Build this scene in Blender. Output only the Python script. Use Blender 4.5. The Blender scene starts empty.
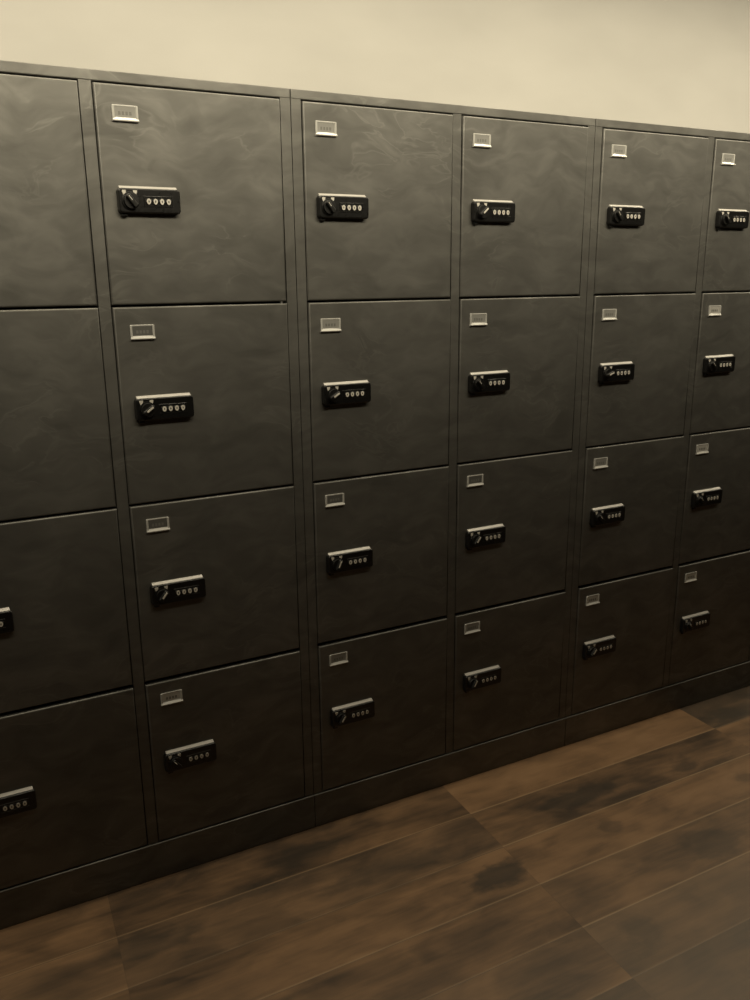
import bpy, bmesh, math, random
from mathutils import Vector, Matrix
random.seed(7)
scene = bpy.context.scene
COL = scene.collection

# ------------------------------------------------------------------ helpers
def link(o, parent=None):
    COL.objects.link(o)
    if parent is not None:
        o.parent = parent
    return o

def obj(name, bm, mats, parent=None, smooth=True, angle=35):
    me = bpy.data.meshes.new(name)
    bm.normal_update()
    bm.to_mesh(me); bm.free()
    if not isinstance(mats, (list, tuple)):
        mats = [mats]
    for m in mats:
        me.materials.append(m)
    if smooth:
        for p in me.polygons:
            p.use_smooth = True
        me.set_sharp_from_angle(angle=math.radians(angle))
    o = bpy.data.objects.new(name, me)
    if smooth:
        wn = o.modifiers.new('weighted_normals', 'WEIGHTED_NORMAL'); wn.keep_sharp = True; wn.weight = 100
    return link(o, parent)

def tag(o, label=None, cat=None, group=None, kind=None):
    if label: o['label'] = label
    if cat: o['category'] = cat
    if group: o['group'] = group
    if kind: o['kind'] = kind
    return o

def box(bm, x0, x1, y0, y1, z0, z1, bevel=0.0, seg=2, mat=0, edges=None):
    r = bmesh.ops.create_cube(bm, size=1.0)
    vs = r['verts']
    for v in vs:
        v.co = Vector(((x0 + x1) / 2 + v.co.x * (x1 - x0),
                       (y0 + y1) / 2 + v.co.y * (y1 - y0),
                       (z0 + z1) / 2 + v.co.z * (z1 - z0)))
    fs = set(f for v in vs for f in v.link_faces)
    for f in fs: f.material_index = mat
    if bevel > 0:
        es = list(set(e for v in vs for e in v.link_edges))
        if edges: es = [e for e in es if edges(e)]
        r2 = bmesh.ops.bevel(bm, geom=es, offset=bevel, segments=seg, profile=0.5,
                             affect='EDGES', clamp_overlap=True)
        for f in r2['faces']: f.material_index = mat
    return vs

def extrude_poly(bm, pts, y0, y1, bevel=0.0, seg=2, mat=0, back_bevel=False):
    """pts: (x,z) outline, extruded from y0 (front) to y1 (back); bevel on the front rim"""
    fv = [bm.verts.new((x, y0, z)) for x, z in pts]
    bv = [bm.verts.new((x, y1, z)) for x, z in pts]
    n = len(pts)
    f1 = bm.faces.new(fv); f2 = bm.faces.new(list(reversed(bv)))
    fs = [f1, f2]
    for i in range(n):
        j = (i + 1) % n
        fs.append(bm.faces.new((fv[j], fv[i], bv[i], bv[j])))
    for f in fs: f.material_index = mat
    bmesh.ops.recalc_face_normals(bm, faces=fs)
    if bevel > 0:
        r = bmesh.ops.bevel(bm, geom=list(f1.edges), offset=bevel, segments=seg, profile=0.5, affect='EDGES')
        for f in r['faces']: f.material_index = mat
    return fs

def rrect(x0, x1, z0, z1, r, n=5):
    pts = []
    for cx, cz, a0 in ((x1 - r, z1 - r, 0), (x0 + r, z1 - r, 90), (x0 + r, z0 + r, 180), (x1 - r, z0 + r, 270)):
        for k in range(n + 1):
            a = math.radians(a0 + 90 * k / n)
            pts.append((cx + r * math.cos(a), cz + r * math.sin(a)))
    return pts

def circle(cx, cz, r, n=28):
    return [(cx + r * math.cos(2 * math.pi * k / n), cz + r * math.sin(2 * math.pi * k / n)) for k in range(n)]

# ------------------------------------------------------------------ materials
class NT:
    def __init__(s, name):
        s.m = bpy.data.materials.new(name); s.m.use_nodes = True
        s.t = s.m.node_tree; s.t.nodes.clear()
        s.out = s.n('ShaderNodeOutputMaterial'); s.b = s.n('ShaderNodeBsdfPrincipled')
        s.l(s.b.outputs[0], s.out.inputs[0])
    def n(s, ty, **kw):
        nd = s.t.nodes.new(ty)
        for k, v in kw.items(): setattr(nd, k, v)
        return nd
    def l(s, a, b): s.t.links.new(a, b)
    def val(s, sock, v):
        if hasattr(v, 'links') or isinstance(v, bpy.types.NodeSocket): s.l(v, sock)
        else: sock.default_value = v
    def math(s, op, a, b=None, c=None, clamp=False):
        nd = s.n('ShaderNodeMath', operation=op); nd.use_clamp = clamp
        s.val(nd.inputs[0], a)
        if b is not None: s.val(nd.inputs[1], b)
        if c is not None: s.val(nd.inputs[2], c)
        return nd.outputs[0]
    def noise(s, vec, scale, detail=4, rough=.5, dist=0.0):
        nd = s.n('ShaderNodeTexNoise'); s.l(vec, nd.inputs['Vector'])
        nd.inputs['Scale'].default_value = scale; nd.inputs['Detail'].default_value = detail
        nd.inputs['Roughness'].default_value = rough; nd.inputs['Distortion'].default_value = dist
        return nd.outputs['Fac']
    def ramp(s, fac, stops):
        nd = s.n('ShaderNodeValToRGB'); e = nd.color_ramp.elements
        while len(e) > 1: e.remove(e[-1])
        e[0].position = stops[0][0]; e[0].color = stops[0][1]
        for p, c in stops[1:]:
            q = e.new(p); q.color = c
        s.l(fac, nd.inputs[0]); return nd.outputs[0]
    def mapping(s, vec, scale=(1, 1, 1), rot=(0, 0, 0), loc=(0, 0, 0)):
        nd = s.n('ShaderNodeMapping'); s.l(vec, nd.inputs[0])
        nd.inputs['Scale'].default_value = scale; nd.inputs['Rotation'].default_value = rot
        nd.inputs['Location'].default_value = loc
        return nd.outputs[0]
    def rng(s, v, a, b, c, d, smooth=False):
        nd = s.n('ShaderNodeMapRange'); s.l(v, nd.inputs[0])
        if smooth: nd.interpolation_type = 'SMOOTHSTEP'
        for i, q in enumerate((a, b, c, d)): nd.inputs[1 + i].default_value = q
        return nd.outputs[0]
    def mix(s, fac, a, b, blend='MIX'):
        nd = s.n('ShaderNodeMix', data_type='RGBA', blend_type=blend)
        s.val(nd.inputs[0], fac)
        s.val(nd.inputs[6], a); s.val(nd.inputs[7], b)
        return nd.outputs[2]

def g(v, a=1): return (v, v, v, a)

def simple(name, col, rough=.5, metal=0.0, spec=.5, coat=0.0):
    t = NT(name)
    t.b.inputs['Base Color'].default_value = (*col, 1)
    t.b.inputs['Roughness'].default_value = rough
    t.b.inputs['Metallic'].default_value = metal
    t.b.inputs['Specular IOR Level'].default_value = spec
    geo = t.n('ShaderNodeNewGeometry')
    nz = t.noise(geo.outputs['Position'], 180, 2)
    t.l(t.rng(nz, .3, .7, max(0, rough - .05), rough + .05), t.b.inputs['Roughness'])
    return t.m

def steel_paint():
    """charcoal paint with a soft scuffed, hide-like mottling"""
    t = NT('mottled_charcoal_paint')
    geo = t.n('ShaderNodeNewGeometry'); P = geo.outputs['Position']
    w = t.n('ShaderNodeTexNoise'); t.l(P, w.inputs['Vector']); w.inputs['Scale'].default_value = 6
    w.inputs['Detail'].default_value = 2
    va = t.n('ShaderNodeVectorMath', operation='MULTIPLY_ADD')
    t.l(w.outputs['Color'], va.inputs[0]); va.inputs[1].default_value = (.12, .12, .12); t.l(P, va.inputs[2])
    V = va.outputs[0]
    m1 = t.mapping(V, (9, 9, 22), (0, math.radians(28), 0))
    m2 = t.mapping(V, (7, 7, 20), (0, math.radians(-35), 0), (3, 1, 5))
    n1 = t.noise(m1, 1.0, 3, .5, .6); n2 = t.noise(m2, 1.3, 3, .5, .6)
    # hide-like creases: thin ridges where the noise crosses its middle
    r1 = t.math('ABSOLUTE', t.math('SUBTRACT', n1, .5))
    crease = t.rng(r1, 0.0, .035, 1.0, 0.0, True)
    gate = t.rng(t.noise(P, 5.0, 1), .5, .62, 0, 1, True)
    crease = t.math('MULTIPLY', crease, gate)
    big = t.noise(P, 4.5, 3, .55)
    mixv = t.math('ADD', t.math('MULTIPLY', n1, .35), t.math('ADD', t.math('MULTIPLY', n2, .35), t.math('MULTIPLY', big, .3)))
    mixv = t.math('MULTIPLY_ADD', crease, .09, mixv)
    col = t.ramp(mixv, [(.36, (.119, .118, .110, 1)), (.5, (.157, .156, .146, 1)), (.64, (.206, .205, .192, 1))])
    t.l(col, t.b.inputs['Base Color'])
    t.l(t.rng(mixv, .35, .65, .60, .52), t.b.inputs['Roughness'])
    t.b.inputs['Metallic'].default_value = .6
    t.b.inputs['Coat Weight'].default_value = .2; t.b.inputs['Coat Roughness'].default_value = .22
    t.b.inputs['Specular IOR Level'].default_value = .5
    fine = t.noise(P, 420, 2)
    bp = t.n('ShaderNodeBump'); bp.inputs['Strength'].default_value = .18; bp.inputs['Distance'].default_value = .004
    t.l(t.math('MULTIPLY_ADD', fine, .06, mixv), bp.inputs['Height']); t.l(bp.outputs[0], t.b.inputs['Normal'])
    return t.m

def wall_mat():
    t = NT('cream_wall_covering')
    geo = t.n('ShaderNodeNewGeometry'); P = geo.outputs['Position']
    n = t.noise(t.mapping(P, (1.2, 1, 3.0)), 2.2, 3, .5)
    col = t.ramp(n, [(.3, (.368, .362, .343, 1)), (.7, (.402, .396, .376, 1))])
    t.l(col, t.b.inputs['Base Color']); t.b.inputs['Roughness'].default_value = .85
    t.b.inputs['Specular IOR Level'].default_value = .2
    bp = t.n('ShaderNodeBump'); bp.inputs['Strength'].default_value = .08; bp.inputs['Distance'].default_value = .002
    t.l(t.noise(P, 160, 3), bp.inputs['Height']); t.l(bp.outputs[0], t.b.inputs['Normal'])
    return t.m

STAINS = []   # (x, y, half length, half width, strength)
def floor_mat():
    t = NT('brown_planks_painted_sheen')
    geo = t.n('ShaderNodeNewGeometry'); P = geo.outputs['Position']
    uv = t.n('ShaderNodeUVMap', uv_map='plank'); sx = t.n('ShaderNodeSeparateXYZ'); t.l(uv.outputs[0], sx.inputs[0])
    at = t.n('ShaderNodeAttribute', attribute_name='tone'); tone = at.outputs['Fac']
    a2 = t.n('ShaderNodeAttribute', attribute_name='shift')
    # a different piece of timber on every board
    vv = t.n('ShaderNodeVectorMath', operation='ADD'); t.l(P, vv.inputs[0])
    cx = t.n('ShaderNodeCombineXYZ'); t.l(a2.outputs['Fac'], cx.inputs[2]); t.l(cx.outputs[0], vv.inputs[1])
    V = vv.outputs[0]
    g1 = t.noise(t.mapping(V, (1.6, 13, 1)), 1.0, 4, .55, .5)
    g2 = t.noise(t.mapping(V, (5, 90, 1)), 1.0, 3, .55, .5)
    bl = t.noise(t.mapping(V, (3.2, 6.5, 1)), 1.0, 3, .5, .5)
    g3 = t.noise(t.mapping(V, (7, 15, 1)), 1.0, 3, .5, .7)
    v = t.math('MULTIPLY_ADD', g1, .34, t.math('MULTIPLY', g2, .16))
    v = t.math('MULTIPLY_ADD', g3, .42, v)
    v = t.math('MULTIPLY_ADD', bl, .48, v)
    v = t.math('MULTIPLY_ADD', t.math('SUBTRACT', v, .70), .82, .53)
    v = t.math('ADD', v, t.math('MULTIPLY_ADD', tone, .36, -.23))
    col = t.ramp(v, [(.24, (.014, .010, .007, 1)), (.38, (.042, .026, .015, 1)), (.50, (.105, .061, .031, 1)),
                     (.62, (.175, .100, .049, 1)), (.85, (.26, .155, .080, 1))])
    # dark knots and water stains with ragged edges
    wob = t.noise(t.mapping(P, (14, 22, 1)), 1.0, 4, .6)
    acc = None
    for (x, y, rx, ry, s) in STAINS:
        mp = t.mapping(P, (1 / rx, 1 / ry, 0), (0, 0, 0), (-x / rx, -y / ry, 0))
        ln = t.n('ShaderNodeVectorMath', operation='LENGTH'); t.l(mp, ln.inputs[0])
        d = t.math('MULTIPLY_ADD', wob, 1.6, t.math('SUBTRACT', ln.outputs['Value'], .8))
        k = t.rng(d, .55, 1.15, s, 0, True)
        acc = k if acc is None else t.math('MAXIMUM', acc, k)
    if acc is not None:
        col = t.mix(acc, col, (.014, .012, .009, 1))
    # joints: long edges get a painted pale groove highlight, ends a dark line
    ev = sx.outputs[1]
    sa = t.n('ShaderNodeAttribute', attribute_name='seam').outputs['Fac']
    seam = t.math('MULTIPLY', t.rng(ev, .0035, .008, 1, 0, True), sa)
    col = t.mix(t.math('MULTIPLY', seam, .75), col, (.28, .185, .102, 1))
    gap = t.rng(ev, .0006, .0022, 1, 0)
    eu = t.math('MINIMUM', sx.outputs[0], t.math('SUBTRACT', 1.0, sx.outputs[0]))
    gap = t.math('MAXIMUM', gap, t.rng(eu, .0006, .002, .3, 0))
    col = t.mix(t.math('MULTIPLY', gap, .6), col, (.014, .010, .007, 1))
    sheen = t.n('ShaderNodeAttribute', attribute_name='grey').outputs['Fac']
    col = t.mix(sheen, col, (.150, .115, .082, 1))  # grey tint painted on boards as the floor's specular sheen
    t.l(col, t.b.inputs['Base Color'])
    t.l(t.rng(v, .2, .8, .42, .55), t.b.inputs['Roughness'])
    t.b.inputs['Specular IOR Level'].default_value = .45
    bp = t.n('ShaderNodeBump'); bp.inputs['Strength'].default_value = .25; bp.inputs['Distance'].default_value = .002
    t.l(t.math('SUBTRACT', v, t.math('MULTIPLY', gap, .5)), bp.inputs['Height']); t.l(bp.outputs[0], t.b.inputs['Normal'])
    return t.m

M_STEEL = steel_paint()
M_WALL = wall_mat()
M_DARK = simple('locker_interior', (.02, .02, .02), .7)
M_BLACK = simple('black_plastic', (.008, .008, .008), .32)
M_GRIP = simple('black_knob_plastic', (.006, .006, .006), .42)
M_MARK = simple('white_print', (.72, .70, .64), .5)
M_WHEEL = simple('black_wheel_plastic', (.012, .012, .012), .4)
M_FRAME = simple('clear_grey_plastic', (.50, .50, .48), .22, 0.0, .6)
M_CARD = {
    'grey': simple('grey_card', (.30, .30, .285), .6),
    'dark': simple('dark_card', (.12, .12, .113), .6),
    'white': simple('white_card', (.52, .51, .48), .6),
}
M_PRINT = simple('faded_print', (.19, .19, .18), .6)
M_GLINT = simple('grey_lock_glint', (.36, .35, .33), .38, .15)  # pale grey imitating the highlight on the lock case's top edge
M_PIN = simple('steel_hinge_pin', (.5, .5, .48), .35, .8)
M_CEIL = simple('white_ceiling_paint', (.70, .69, .66), .9)

# ------------------------------------------------------------------ room
def plane(name, corners, mat):
    bm = bmesh.new(); bm.faces.new([bm.verts.new(c) for c in corners])
    return tag(obj(name, bm, mat, smooth=False), kind='structure')

RX0, RX1, RY0, RY1, RH = -2.2, 5.2, -3.4, 0.52, 2.42
def slab(name, x0, x1, y0, y1, z0, z1, mat):
    bm = bmesh.new(); box(bm, x0, x1, y0, y1, z0, z1)
    return tag(obj(name, bm, mat, smooth=False), kind='structure')
slab('wall_back', RX0, RX1, RY1, RY1 + .1, -.05, RH, M_WALL)
slab('ceiling', RX0, RX1, RY0, RY1 + .1, RH, RH + .08, M_CEIL)

# floor of boards 175 mm wide and about a metre long
STAINS += [(1.17, -.44, .10, .05, .75), (1.62, -.26, .17, .045, .7), (2.42, -.12, .09, .05, .8), (2.0, -.3, .05, .03, .5),
           (.83, -.10, .13, .05, .55), (.62, -.17, .14, .03, .5), (.95, -.27, .2, .04, .45), (1.72, -.62, .10, .07, .45),
           (1.30, -.78, .05, .06, .5), (1.56, -.42, .04, .04, .4), (2.1, -.44, .05, .03, .4), (.36, -.24, .12, .04, .5)]
def make_floor():
    bm = bmesh.new()
    uvl = bm.loops.layers.uv.new('plank')
    ft = bm.faces.layers.float.new('tone'); fs = bm.faces.layers.float.new('shift')
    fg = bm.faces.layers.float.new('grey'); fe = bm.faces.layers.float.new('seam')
    sheen_greys = {(3, 1): .10, (4, 1): .32, (5, 1): .4, (4, 0): .15, (5, 0): .3, (6, 1): .4, (1, 0): .12, (0, 2): .2, (1, -1): .1, (4, 2): .3}  # strength of the painted sheen per board, strongest in the near rows
    seams = {(0, 1): .7, (1, 1): .9, (2, 1): .8, (3, 1): 1.0, (0, 0): .5, (1, 0): .25, (2, 0): .6, (3, 0): .4, (2, 2): .8}
    tones = {(0, 0): .44, (0, 1): .82, (0, 2): .15, (1, 0): .47, (1, 1): .5, (1, 2): .75, (2, 0): .66, (2, 1): .8,
             (3, 0): .58, (3, 1): .56, (3, -1): .5, (4, 0): .6, (4, 1): .6, (2, 2): .62, (3, 2): .6, (1, -1): .62, (2, -1): .6,
             (0, -1): .6, (5, 1): .5, (5, 0): .6}
    rnd = random.Random(3)
    W = .175
    sk = .19
    nrow = int((RY1 - RY0) / W) + 2
    for r in range(-4, 21):
        y1 = -r * W; y0 = y1 - W
        y1 = min(y1, RY1); y0 = max(y0, RY0)
        if y1 <= y0: continue
        for c in range(-5, 6):
            xa = .325 + c * 1.0; xb = xa + 1.0
            q = [(xa + sk * y0, y0, 0), (xb + sk * y0, y0, 0), (xb + sk * y1, y1, 0), (xa + sk * y1, y1, 0)]
            f = bm.faces.new([bm.verts.new(p) for p in q])
            h = y1 - y0
            for lp, uv in zip(f.loops, ((0, 0), (1, 0), (1, h), (0, h))): lp[uvl].uv = uv
            f[ft] = tones.get((r, c), .35 + .4 * rnd.random()); f[fs] = rnd.random() * 40; f[fg] = sheen_greys.get((r, c), .04); f[fe] = seams.get((r, c), .4)
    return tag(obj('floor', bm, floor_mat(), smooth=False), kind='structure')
make_floor()

# ------------------------------------------------------------------ lockers
CW, A, C = .900, .0266, .0279
DW = (CW - 2 * A - C) / 2
HT, HP = 1.7902, .0970
ZG = [1.7672, 1.3496, .9308, .5135, HP]     # upper edge of each tier of doors
DEPTH = .515
GAP = .0044                                  # dark slot above each lower door
TILT = math.radians(.42)
FB = .0012                                   # frame stands this far behind the door face

def make_carcass():
    bm = bmesh.new()
    e = .0006
    t = .0012
    # side posts, middle post, top rail (folded sheet, hollow behind)
    box(bm, e, A - .001, FB, .03, HP, HT - .001, .0012)
    box(bm, CW - A + .001, CW - e, FB, .03, HP, HT - .001, .0012)
    box(bm, A + DW + .001, A + DW + C - .001, FB, .03, HP, ZG[0] + .004, .0012)
    box(bm, e, CW - e, FB - .0008, .03, ZG[0] + .0030, HT, .0022, 3)
    # skins
    box(bm, e, .002, .03, DEPTH, HP, HT - .001)
    box(bm, CW - .002, CW - e, .03, DEPTH, HP, HT - .001)
    box(bm, e, CW - e, .03, DEPTH, HT - .002, HT)
    box(bm, .002, CW - .002, DEPTH - .001, DEPTH, HP, HT - .002)
    # partitions and shelves
    box(bm, A + DW + C / 2 - .001, A + DW + C / 2 + .001, .03, DEPTH - .001, HP, HT - .002, mat=1)
    for z in ZG[1:]:
        box(bm, .002, CW - .002, .022, DEPTH - .001, z + .004, z + .006, mat=1)
    return bm

def make_base():
    bm = bmesh.new()
    box(bm, .0005, CW - .0005, -.0030, DEPTH, 0, HP - .0012, .0024, 3)
    return bm

def make_door(z0, z1):
    """local: left edge at x=0, bottom at z=0, face at y=0"""
    bm = bmesh.new()
    w = DW - .0016; h = (z1 - z0) - GAP
    box(bm, .0008, .0008 + w, 0, .019, 0.0, h, .0042, 4,
        edges=lambda e: all(abs(v.co.y) < 1e-6 for v in e.verts))
    return bm, h

LX0, LX1, LH, LD = .029, .160, .052, .0145
DZ_LOCK = (.1843, .1820, .1780, .1765)       # lock top below the top of its door, tier by tier
DZ_CARD = (.0368, .0358, .0315, .0280)
KX, KZ = LX0 + .0235, -.0295          # knob centre
WX, WP, WZ = LX0 + .0615, .0142, -.0295   # first number wheel, pitch, height
def lock_body():
    bm = bmesh.new()
    extrude_poly(bm, rrect(LX0, LX1, -LH, -.0048, .0065, 6), -LD, 0.0, .0030, 4)
    # raised rim around the knob
    extrude_poly(bm, circle(KX, KZ, .0180), -LD - .0020, -LD + .0005, .0010, 2)
    # stop at the foot of the case
    box(bm, LX0 + .006, LX0 + .018, -LD + .006, 0, -LH - .006, -LH + .001, .0015)
    # shallow frame around the dials
    x0, x1, z0, z1 = WX - .008, WX + 3 * WP + .008, WZ - .0085, WZ + .0085
    for b in ((x0 - .002, x1 + .002, z1, z1 + .0016), (x0 - .002, x1 + .002, z0 - .0016, z0),
              (x0 - .002, x0, z0, z1), (x1, x1 + .002, z0, z1)):
        box(bm, b[0], b[1], -LD - .0010, -LD + .0005, b[2], b[3], .0004, 1)
    return bm
def lock_glint():
    """painted highlight strip along the top edge: flat top and a sloping front arris"""
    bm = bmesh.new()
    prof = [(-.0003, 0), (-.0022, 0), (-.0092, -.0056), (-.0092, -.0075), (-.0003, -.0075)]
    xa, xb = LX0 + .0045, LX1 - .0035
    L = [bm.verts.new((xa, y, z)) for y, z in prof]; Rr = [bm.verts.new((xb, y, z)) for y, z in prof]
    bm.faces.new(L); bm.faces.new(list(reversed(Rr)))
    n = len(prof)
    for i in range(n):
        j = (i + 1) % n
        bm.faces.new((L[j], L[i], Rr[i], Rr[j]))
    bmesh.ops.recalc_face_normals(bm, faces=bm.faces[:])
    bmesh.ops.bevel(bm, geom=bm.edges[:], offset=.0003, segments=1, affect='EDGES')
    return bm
def knob():
    bm = bmesh.new()
    extrude_poly(bm, circle(0, 0, .0150), -.0050, 0.0, .0012, 2)
    # grip bar, thumb turn
    extrude_poly(bm, rrect(-.0048, .0048, -.0145, .0145, .004, 4), -.0120, -.0045, .0018, 3)
    return bm
def knob_line(w=.0020, z0=-.0060, z1=.0115):
    bm = bmesh.new(); box(bm, -w, w, -.01245, -.0118, z0, z1, .0003, 1); return bm
def lock_marks(kind):
    bm = bmesh.new()
    # two printed pointers above the knob, wide at the top and narrowing towards it
    for cx in (LX0 + .0110, LX0 + .0340):
        cz = -.0090
        extrude_poly(bm, [(cx - .0042, cz), (cx - .0038, cz - .0040), (cx - .0018, cz - .0085), (cx + .0018, cz - .0085),
                          (cx + .0038, cz - .0040), (cx + .0042, cz)], -LD - .0006, -LD + .0002)
    return bm
def wheel():
    """number wheel turning about the x axis, ribbed"""
    bm = bmesh.new()
    n = 20; R = .0080; w = .0058
    ring = []
    for s in (-1, 1):
        ring.append([bm.verts.new((s * w, R * (1 if k % 2 else .955) * math.cos(2 * math.pi * k / n),
                                   R * (1 if k % 2 else .955) * math.sin(2 * math.pi * k / n))) for k in range(n)])
    bm.faces.new(ring[0]); bm.faces.new(list(reversed(ring[1])))
    for k in range(n):
        j = (k + 1) % n
        bm.faces.new((ring[0][j], ring[0][k], ring[1][k], ring[1][j]))
    bmesh.ops.recalc_face_normals(bm, faces=bm.faces[:])
    return bm
def numeral():
    """a zero as a flat ring"""
    bm = bmesh.new(); n = 18
    rings = []
    for sx, sz in ((.0044, .0056), (.0012, .0024)):
        rings.append([bm.verts.new((sx * math.cos(2 * math.pi * k / n), 0, sz * math.sin(2 * math.pi * k / n))) for k in range(n)])
    for k in range(n):
        j = (k + 1) % n
        bm.faces.new((rings[0][k], rings[0][j], rings[1][j], rings[1][k]))
    r = bmesh.ops.extrude_face_region(bm, geom=bm.faces[:])
    for v in [e for e in r['geom'] if isinstance(e, bmesh.types.BMVert)]: v.co.y += .0005
    bmesh.ops.recalc_face_normals(bm, faces=bm.faces[:])
    return bm

PW, PH = .0535, .0300
def card_frame():
    bm = bmesh.new()
    d = .0040
    box(bm, .001, PW - .001, -d + .0016, 0, -.0032, 0, .0009, 2)
    box(bm, 0, .0046, -d, 0, -PH + .002, -.0006, .0012, 2)
    box(bm, PW - .0046, PW, -d, 0, -PH + .002, -.0006, .0012, 2)
    # lower lip, its inner face sloping up
    prof = [(0, -PH + .0075), (-.0018, -PH + .0075), (-d - .0022, -PH + .0024), (-d - .0022, -PH + .0008), (-d - .0012, -PH), (0, -PH)]
    L = [bm.verts.new((0, y, z)) for y, z in prof]; Rr = [bm.verts.new((PW, y, z)) for y, z in prof]
    fs = [bm.faces.new(L), bm.faces.new(list(reversed(Rr)))]
    n = len(prof)
    for i in range(n):
        j = (i + 1) % n
        fs.append(bm.faces.new((L[j], L[i], Rr[i], Rr[j])))
    bmesh.ops.recalc_face_normals(bm, faces=fs)
    return bm
def card():
    bm = bmesh.new(); box(bm, .003, PW - .003, -.0016, -.0002, -PH + .003, -.003); return bm
def card_print():
    bm = bmesh.new()
    for k in range(4):
        x = .0130 + k * .0075
        box(bm, x, x + .0048, -.0019, -.0015, -.0180, -.0115, .0002, 1)
    return bm

# prototypes (each made once; every door then gets its own copies)
proto_data = {}
def proto(name, bm, mat, angle=35):
    o = obj(name, bm, mat, angle=angle)
    return o

def child(name, src, parent, loc=(0, 0, 0), rot=None):
    o = src.copy(); o.name = name
    COL.objects.link(o); o.parent = parent; o.location = loc
    if rot is not None: o.rotation_euler = rot
    return o

P_lock = proto('lock_body', lock_body(), M_BLACK)
P_knob = proto('lock_knob', knob(), M_GRIP)
P_line = proto('knob_pointer', knob_line(), M_MARK)
P_thin = proto('knob_pointer', knob_line(.0008, .0015, .0115), M_MARK)
P_glint = proto('lock_glint', lock_glint(), M_GLINT)
P_marks = proto('lock_symbols', lock_marks(0), M_MARK)
P_wheel = proto('number_wheel', wheel(), M_WHEEL)
P_num = proto('wheel_numeral', numeral(), M_MARK)
P_frame = proto('card_holder', card_frame(), M_FRAME)
P_card = {k: proto('number_card', card(), m) for k, m in M_CARD.items()}
P_print = proto('card_print', card_print(), M_PRINT)

KNOB = {(3, 0): 50, (1, 1): 55, (2, 1): 60, (4, 1): 70, (1, 2): 40, (2, 2): 25, (3, 2): 40, (2, 3): 35, (3, 3): 30, (4, 3): 40}
CARDS = {(1, 0): 'grey', (2, 0): 'grey', (3, 0): 'grey', (4, 0): 'grey', (5, 0): 'grey',
         (1, 1): 'dark', (2, 1): 'grey', (3, 1): 'grey', (4, 1): 'grey', (5, 1): 'white',
         (1, 2): 'dark', (2, 2): 'dark', (3, 2): 'dark', (4, 2): 'grey', (5, 2): 'white',
         (1, 3): 'white', (2, 3): 'grey', (3, 3): 'grey', (4, 3): 'white', (5, 3): 'white'}
TIER_H = [ZG[i] - ZG[i + 1] for i in range(4)]

def build_cabinet(i, label):
    root = bpy.data.objects.new('locker_cabinet', None); COL.objects.link(root)
    root.empty_display_size = .1
    root.location = (CW * i, 0, 0)
    tag(root, label, 'locker', 'three joined banks of eight lockers')
    if i == 0:
        P['carcass'] = obj('carcass', make_carcass(), [M_STEEL, M_DARK], root)
        P['base'] = obj('base', make_base(), M_STEEL, root)
    else:
        child('carcass', P['carcass'], root); child('base', P['base'], root)
    for cidx in range(2):
        col = 2 * i + cidx
        dx = A if cidx == 0 else A + DW + C
        for tier in range(4):
            z1, z0 = ZG[tier], ZG[tier + 1]
            key = ('door', tier)
            if key not in P:
                bm, h = make_door(z0, z1); P[key] = obj('door', bm, M_STEEL, root)
                d = P[key]
            else:
                d = child('door', P[key], root)
            d.location = (dx, 0, z0 + (GAP if tier < 3 else GAP * .25))
            # the slot sits on top of the next door down: door bottom is GAP above that door's upper edge
            d.rotation_euler = (TILT, 0, 0)          # hung with the top edge a hair proud
            h = z1 - z0 - GAP
            top = h
            lz = top - DZ_LOCK[tier]
            sx = .0008 if col < 2 else 0.0
            lk = child('lock_body', P_lock, d, (sx, 0, lz))
            child('lock_symbols', P_marks, d, (sx, 0, lz))
            child('lock_glint', P_glint, d, (sx, 0, lz))
            kd = KNOB.get((col, tier), None)
            ka = math.radians(-40 if kd is None else kd)
            child('lock_knob', P_knob, d, (KX + sx, -LD - .0019, lz + KZ), (0, ka, 0))
            child('knob_pointer', P_thin if kd is None else P_line, d, (KX + sx, -LD - .0019, lz + KZ), (0, ka, 0))
            for k in range(4):
                wx = WX + k * WP
                child('number_wheel', P_wheel, d, (wx + sx, -LD + .0055, lz + WZ))
                child('wheel_numeral', P_num, d, (wx + sx, -LD - .0029, lz + WZ))
            pz = top - DZ_CARD[tier]
            px = .030 + (.0035 if col < 2 else 0.0)
            child('card_holder', P_frame, d, (px, 0, pz))
            kind = CARDS.get((col, tier), 'grey')
            child('number_card', P_card[kind], d, (px, 0, pz))
            child('card_print', P_print, d, (px, 0, pz))
            if (col, tier) == (1, 0):
                bm = bmesh.new()
                r = bmesh.ops.create_cone(bm, cap_ends=True, segments=14, radius1=.0032, radius2=.0032, depth=GAP + .002)
                for v in r['verts']: v.co += Vector((DW - .012, .006, -GAP / 2))
                obj('hinge_pin', bm, M_PIN, d)
    return root
P = {}
build_cabinet(0, 'leftmost bank of eight charcoal steel lockers, its outer column cut off at the left edge')
build_cabinet(1, 'middle bank of eight charcoal steel lockers, standing whole between two joined banks')
build_cabinet(2, 'rightmost bank of eight charcoal steel lockers, its last column cut off at the right edge')
for o in [P_lock, P_knob, P_line, P_thin, P_glint, P_marks, P_wheel, P_num, P_frame, P_print] + list(P_card.values()):
    bpy.data.objects.remove(o)

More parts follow.
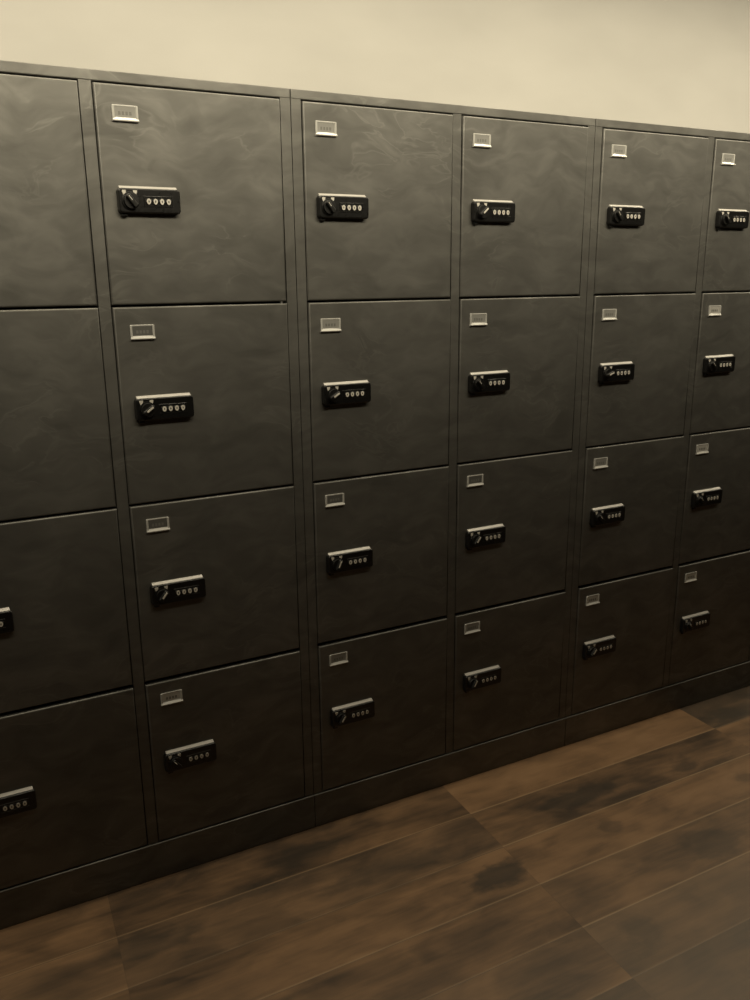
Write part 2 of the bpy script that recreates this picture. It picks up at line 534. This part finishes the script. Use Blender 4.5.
# ------------------------------------------------------------------ light
WARM = (1.0, .875, .635)
def area(name, loc, sx, sy, power, rot=(0, 0, 0), col=WARM, spread=180):
    L = bpy.data.lights.new(name, 'AREA'); L.shape = 'RECTANGLE'; L.size = sx; L.size_y = sy
    L.energy = power; L.color = col; L.spread = math.radians(spread)
    o = bpy.data.objects.new(name, L); COL.objects.link(o); o.location = loc; o.rotation_euler = rot
    return o
# wall washer strip above the aisle, tilted at the wall over the lockers
area('wall_washer_strip_light', (1.5, -1.20, RH - .16), 6.6, .28, 26.5, (math.radians(74), 0, 0), spread=93)
# slim ceiling strip in front of the lockers
area('ceiling_strip_light', (1.5, -.055, RH - .015), 6.6, .04, 56)

w = bpy.data.worlds.new('World'); scene.world = w; w.use_nodes = True
w.node_tree.nodes['Background'].inputs[0].default_value = (1, .85, .62, 1)
w.node_tree.nodes['Background'].inputs[1].default_value = .001

# ------------------------------------------------------------------ camera
cam = bpy.data.cameras.new('camera'); co = bpy.data.objects.new('camera', cam); COL.objects.link(co)
F, YAW, PITCH, ROLL = 949.2717, .519643, -.296711, -.026814
cam.sensor_fit = 'VERTICAL'; cam.sensor_height = 36.0; cam.sensor_width = 27.0
cam.lens = F * 36.0 / 1000.0
cam.shift_x = 46.79 / 1000.0; cam.shift_y = 97.38 / 1000.0
cam.clip_start = .02; cam.clip_end = 100
cy, sy, cp, sp = math.cos(YAW), math.sin(YAW), math.cos(PITCH), math.sin(PITCH)
fwd = Vector((sy * cp, cy * cp, sp)); right = Vector((cy, -sy, 0)); up = right.cross(fwd)
r2 = math.cos(ROLL) * right + math.sin(ROLL) * up
u2 = -math.sin(ROLL) * right + math.cos(ROLL) * up
mw = Matrix((r2, u2, -fwd)).transposed().to_4x4()
mw.translation = Vector((-.18104, -1.99428, 1.33904))
co.matrix_world = mw
scene.camera = co

scene.view_settings.view_transform = 'Standard'
scene.view_settings.look = 'None'
scene.view_settings.gamma = 1.0
scene.view_settings.use_curve_mapping = False
scene.view_settings.exposure = 0.0
